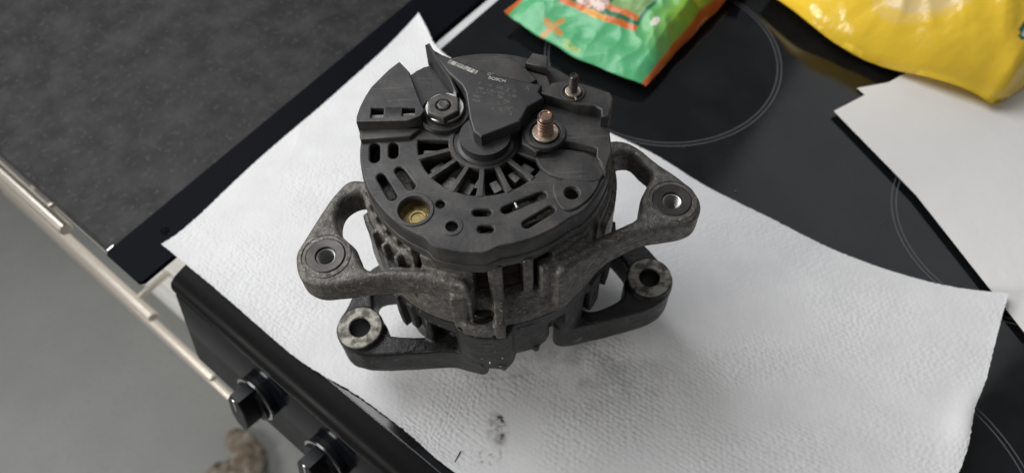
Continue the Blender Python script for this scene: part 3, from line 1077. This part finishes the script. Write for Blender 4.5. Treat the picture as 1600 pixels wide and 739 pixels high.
for x, y, z, w_, h_ in ((-4.6, -75.4, -103, 1.0, 2.4), (1.2, -76.2, -106, 1.4, 1.2), (-1.5, -76.1, -110, .8, .9), (2.8, -75.8, -96, .7, 2.2), (-8, -74.6, -98, 2.4, .6)):
    bm = nb()
    bmesh.ops.create_icosphere(bm, subdivisions=2, radius=1.0, matrix=Matrix.Translation((x, y + .55, z)) @ Matrix.Diagonal((w_ * .6, .5, h_ * .6, 1)))
    for v in bm.verts:
        v.co += noise.noise_vector(v.co * .9) * .35
    part('paint_fleck', bm, 'zinc', fb)
for x, y, z, w_, h_ in ((39.6, -52.6, -109.6, 1.6, .5), (41.5, -52.2, -109.5, .9, .5), (38.6, -53.4, -111.5, .5, 1.6)):
    bm = nb()
    bmesh.ops.create_icosphere(bm, subdivisions=2, radius=1.0, matrix=Matrix.Translation((x, y, z)) @ Matrix.Diagonal((w_ * .6, .6, h_ * .6, 1)))
    for v in bm.verts:
        v.co += noise.noise_vector(v.co * .9) * .35
    part('paint_fleck', bm, 'zinc', fb)

# ------------------------------------------------------------------ soft packs behind
def bag_mesh(fn, n, m_, colors=None):
    """closed pack: fn(s,t,top) -> position; colour per point from colors(s,t)"""
    vs, fs = [], []
    for side in (1, 0):
        for j in range(m_ + 1):
            for i in range(n + 1):
                vs.append(fn(i / n, j / m_, side))
    k = (n + 1) * (m_ + 1)
    for side in (0, 1):
        for j in range(m_):
            for i in range(n):
                a = side * k + j * (n + 1) + i
                q = (a, a + 1, a + n + 2, a + n + 1)
                fs.append(q if side == 0 else tuple(reversed(q)))
    for j in range(m_):
        for i in (0, n):
            a = j * (n + 1) + i
            b = a + n + 1
            fs.append((a, b, b + k, a + k))
    for i in range(n):
        for j in (0, m_):
            a = j * (n + 1) + i
            fs.append((a, a + 1, a + 1 + k, a + k))
    me = bpy.data.meshes.new('bag')
    me.from_pydata(vs, [], fs)
    me.polygons.foreach_set('use_smooth', [True] * len(me.polygons))
    if colors:
        at = me.color_attributes.new('print', 'FLOAT_COLOR', 'POINT')
        cols = []
        for side in (1, 0):
            for j in range(m_ + 1):
                for i in range(n + 1):
                    cols += [*colors(i / n, j / m_, side), 1.0]
        at.data.foreach_set('color', cols)
    return me


def film(name, rough, spec=.5, trans=0.0):
    m = bpy.data.materials.new(name)
    m.use_nodes = True
    nt = m.node_tree
    p = nt.nodes['Principled BSDF']
    a = nt.nodes.new('ShaderNodeAttribute')
    a.attribute_name = 'print'
    nt.links.new(a.outputs['Color'], p.inputs['Base Color'])
    p.inputs['Roughness'].default_value = rough
    p.inputs['Specular IOR Level'].default_value = spec
    n = nt.nodes.new('ShaderNodeTexNoise')
    n.inputs['Scale'].default_value = 70
    n.inputs['Detail'].default_value = 3
    b = nt.nodes.new('ShaderNodeBump')
    b.inputs['Strength'].default_value = .25
    b.inputs['Distance'].default_value = .004
    tc = nt.nodes.new('ShaderNodeTexCoord')
    nt.links.new(tc.outputs['Object'], n.inputs['Vector'])
    nt.links.new(n.outputs['Fac'], b.inputs['Height'])
    nt.links.new(b.outputs[0], p.inputs['Normal'])
    return m


def crease(x, y, seed, f):
    v = Vector((x * f, y * f, seed))
    return 1 - abs(noise.noise(v)) * 2.2


# wet-wipe pack: s along the front fold, t into the picture
G0, G1 = Vector((.003, .509)), Vector((.114, .417))
GA = (G1 - G0)
GLEN = GA.length
GA.normalize()
GB = Vector((.655, .755)).normalized()
GW = .175


def green_fn(s, t, side):
    e = min(s, 1 - s) / .09
    es = min(1, e) ** .6
    tt = min(1, t / .45) ** .8 * min(1, (1 - t) / .2) ** .5
    h = .030 * es * tt
    x = s * GLEN
    y = t * GW
    c = crease(x, y, 2.0, 24) * .0045 + crease(x, y, 9.0, 60) * .002 - .003
    base = .012 - .004 * es * tt + .004 * math.sin(s * 9 + 1) * (1 - es)
    z = base + (h + c * (.25 + .75 * es * tt) if side else -.006 * es * tt)
    if not side and s not in (0, 1) and t not in (0, 1):
        z -= .0004
    bulge = .004 * math.sin(PI * s) if t < .5 else 0
    w = G0 + GA * (x + .003 * noise.noise(Vector((y * 30, 3, 0)))) + GB * (y - .006 * math.sin(PI * min(1, max(0, s))) * (1 - t) + .004 * noise.noise(Vector((x * 30, 0, 5))))
    return (w.x, w.y, z)


def green_col(s, t, side):
    g = (.085, .40, .17)
    if s < .03 or s > .972:
        return (.56, .13, .03)
    k = max(0, min(1, (s - .72) / .2)) * max(0, min(1, (t - .12) / .25))
    g = (.085 + .15 * k, .40 + .03 * k, .17 - .13 * k)
    if not side:
        return g
    # printed panel, orange rule along its near side
    edge = .187 + (s - .295) * .056
    if .25 < s < .77 and t > edge:
        if t < edge + .030:
            return (.62, .15, .03) if not (.42 < s < .58) else (.70, .30, .03)
        if ((s - .40) / .07) ** 2 + ((t - .262) / .045) ** 2 < 1 or ((s - .50) / .05) ** 2 + ((t - .272) / .040) ** 2 < 1:
            return (.62, .5, .46) if noise.noise(Vector((s * 60, t * 60, 0))) > -.2 else (.6, .2, .08)
        if .55 < s < .745 and t > .262:
            if t < .288:
                return (.62, .17, .05)
            return (.20, .38, .11) if noise.noise(Vector((s * 120, t * 160, 0))) > 0 else (.28, .42, .2)
        return (.02, .16, .07)
    if ((s - .842) / .022) ** 2 + ((t - .292) / .026) ** 2 < 1:
        return (.72, .70, .60)
    # small orange splash
    dx_, dy_ = (s - .325) * GLEN, (t - .066) * GW
    r_ = math.hypot(dx_, dy_)
    th_ = math.atan2(dy_, dx_)
    if r_ < .0125 * (.28 + .72 * abs(math.cos(2.0 * th_ + .5)) ** 2):
        return (.50, .27, .07)
    if .43 < s < .56 and .012 < t < .045 and noise.noise(Vector((s * 160, t * 90, 1))) > -.05:
        return (.36, .45, .07)
    return g


gm = film('green_pack_film', .32)
o = link('wipes_packet', bag_mesh(green_fn, 170, 190, green_col), gm)
tag(o, 'green plastic wipes packet with orange sealed ends on the hob', 'packet')

# yellow bag: closed soft shape over a traced front rim
YF = sampler([(.236, .520), (.250, .497), (.266, .4715), (.298, .438), (.335, .410), (.368, .388), (.378, .379), (.389, .381), (.415, .397), (.47, .43)])
YB = Vector((.62, .78)).normalized()


def yellow_fn(s, t, side):
    p = YF(s)
    q = p + YB * (t * .21)
    e = min(1, t / .24) ** .6 * min(1, (1 - t) / .25) ** .6 * min(1, s / .12 + .15) ** .5 * min(1, (1 - s) / .15 + .1) ** .5
    fold = math.exp(-((s - .80 - .10 * t) / .03) ** 2) * (1 - .5 * t)
    h = .058 * e * (1 - .35 * fold)
    c = crease(q.x, q.y, 4.0, 13) * .015 + crease(q.x * 1.6, q.y * .7, 8.0, 26) * .0035 + crease(q.x, q.y * 2, 3.0, 60) * .0006 - .012 + noise.noise(Vector((q.x * 80, q.y * 80, 2))) * .0007
    z = .012 + .004 * math.sin(s * 14) + (h + c * (.15 + .85 * e) if side else -.008 * e)
    return (q.x, q.y, max(z, .002))


def yellow_col(s, t, side):
    y = (.90, .60, .045)
    if not side:
        return y
    q = YF(s) + YB * (t * .21)
    wn = ((q.x - .345) / .045) ** 2 + ((q.y - .468) / .032) ** 2
    if wn < 1:
        return (.80, .60, .26) if wn < .7 else (.86, .60, .12)
    a = ((q.x - .411) / .014) ** 2 + ((q.y - .4385) / .013) ** 2
    if a < 1:
        return (.30, .58, .62) if a < .75 else (.6, .52, .3)
    ex, ey = q.x - .3985, q.y - .4135
    ex, ey = ex * .7 + ey * .7, -ex * .7 + ey * .7
    b_ = (ex / .009) ** 2 + (ey / .0045) ** 2
    if b_ < 1:
        return (.03, .10, .08) if b_ > .5 else ((.50, .52, .42) if ey < .001 else (.05, .16, .10))
    return y


ym = film('yellow_bag_film', .2)
o = link('plastic_bag', bag_mesh(yellow_fn, 240, 170, yellow_col), ym)
tag(o, 'crumpled glossy yellow plastic bag at the top right corner', 'bag')

# small blue packet behind the green one
bm = nb()
prism(bm, chaikin([(214, 520), (232, 540), (205, 575), (190, 555)], 1), [], 1, 22, 4)
me = finish(bm)
lumpy(me, .002, 60)
o = link('small_packet', me, mat('blue_film', (.05, .05, .24), .3))
tag(o, 'small violet-blue packet just behind the green wipes packet', 'packet')


# white paper sheets
def sheet(pts, z, nm, lab, cat, curl):
    bm = nb()
    prism(bm, pts, [], z, z + .35, .05, 0)
    bmesh.ops.triangulate(bm, faces=bm.faces)
    bmesh.ops.subdivide_edges(bm, edges=bm.edges, cuts=5, use_grid_fill=True)
    for v in bm.verts:
        v.co.z += 1.2 * noise.noise(Vector((v.co.x * .012, v.co.y * .012, z))) + curl
    o = link(nm, finish(bm), M['paper'])
    tag(o, lab, cat)
    return o


sheet([(288.4, 411.7), (350.8, 421.8), (560, 455), (600, 300), (420, 160), (330, 330)], .6, 'paper_sheet', 'lower white paper sheet with its corner under the yellow bag', 'paper', 1.0)
sheet([(261.1, 385.7), (290.4, 401), (420, 470), (640, 250), (420, 60), (331.5, 186.1), (297.8, 301)], 2.6, 'paper_sheet', 'top white paper sheet pointing left beside the yellow bag', 'paper', 1.6)

# ------------------------------------------------------------------ crumbs on the glass
crumb_spots = ((1068, 231, .7), (1128, 236, .5), (1149, 300, 1.0), (1316, 327, .5), (1376, 350, .6))
for i, (px, py, r) in enumerate(crumb_spots):
    d = R @ Vector((px - 800.0, 369.5 - py, -F_PX))
    t = -.449 / d.z
    bm = nb()
    bmesh.ops.create_icosphere(bm, subdivisions=2, radius=r * .75)
    for v in bm.verts:
        v.co += noise.noise_vector(v.co * 1.3 + Vector((i, 0, 0))) * .35 * r
        v.co.z = max(v.co.z * .7 + .4 * r, .02)
    o = link('crumb', finish(bm, 60), M['tin'], None, (d.x * t, d.y * t, 0.0002))
    tag(o, ('tiny pale crumb on the lower rim of the big ring on the hob', 'tiny pale crumb just right of the bottom of the big ring on the hob',
            'largest pale crumb on the hob, close to the towel edge', 'tiny pale crumb midway between towel and white paper sheet',
            'tiny pale crumb beside the smaller ring half under the white paper')[i], 'crumb', 'crumbs scattered on the glass hob')
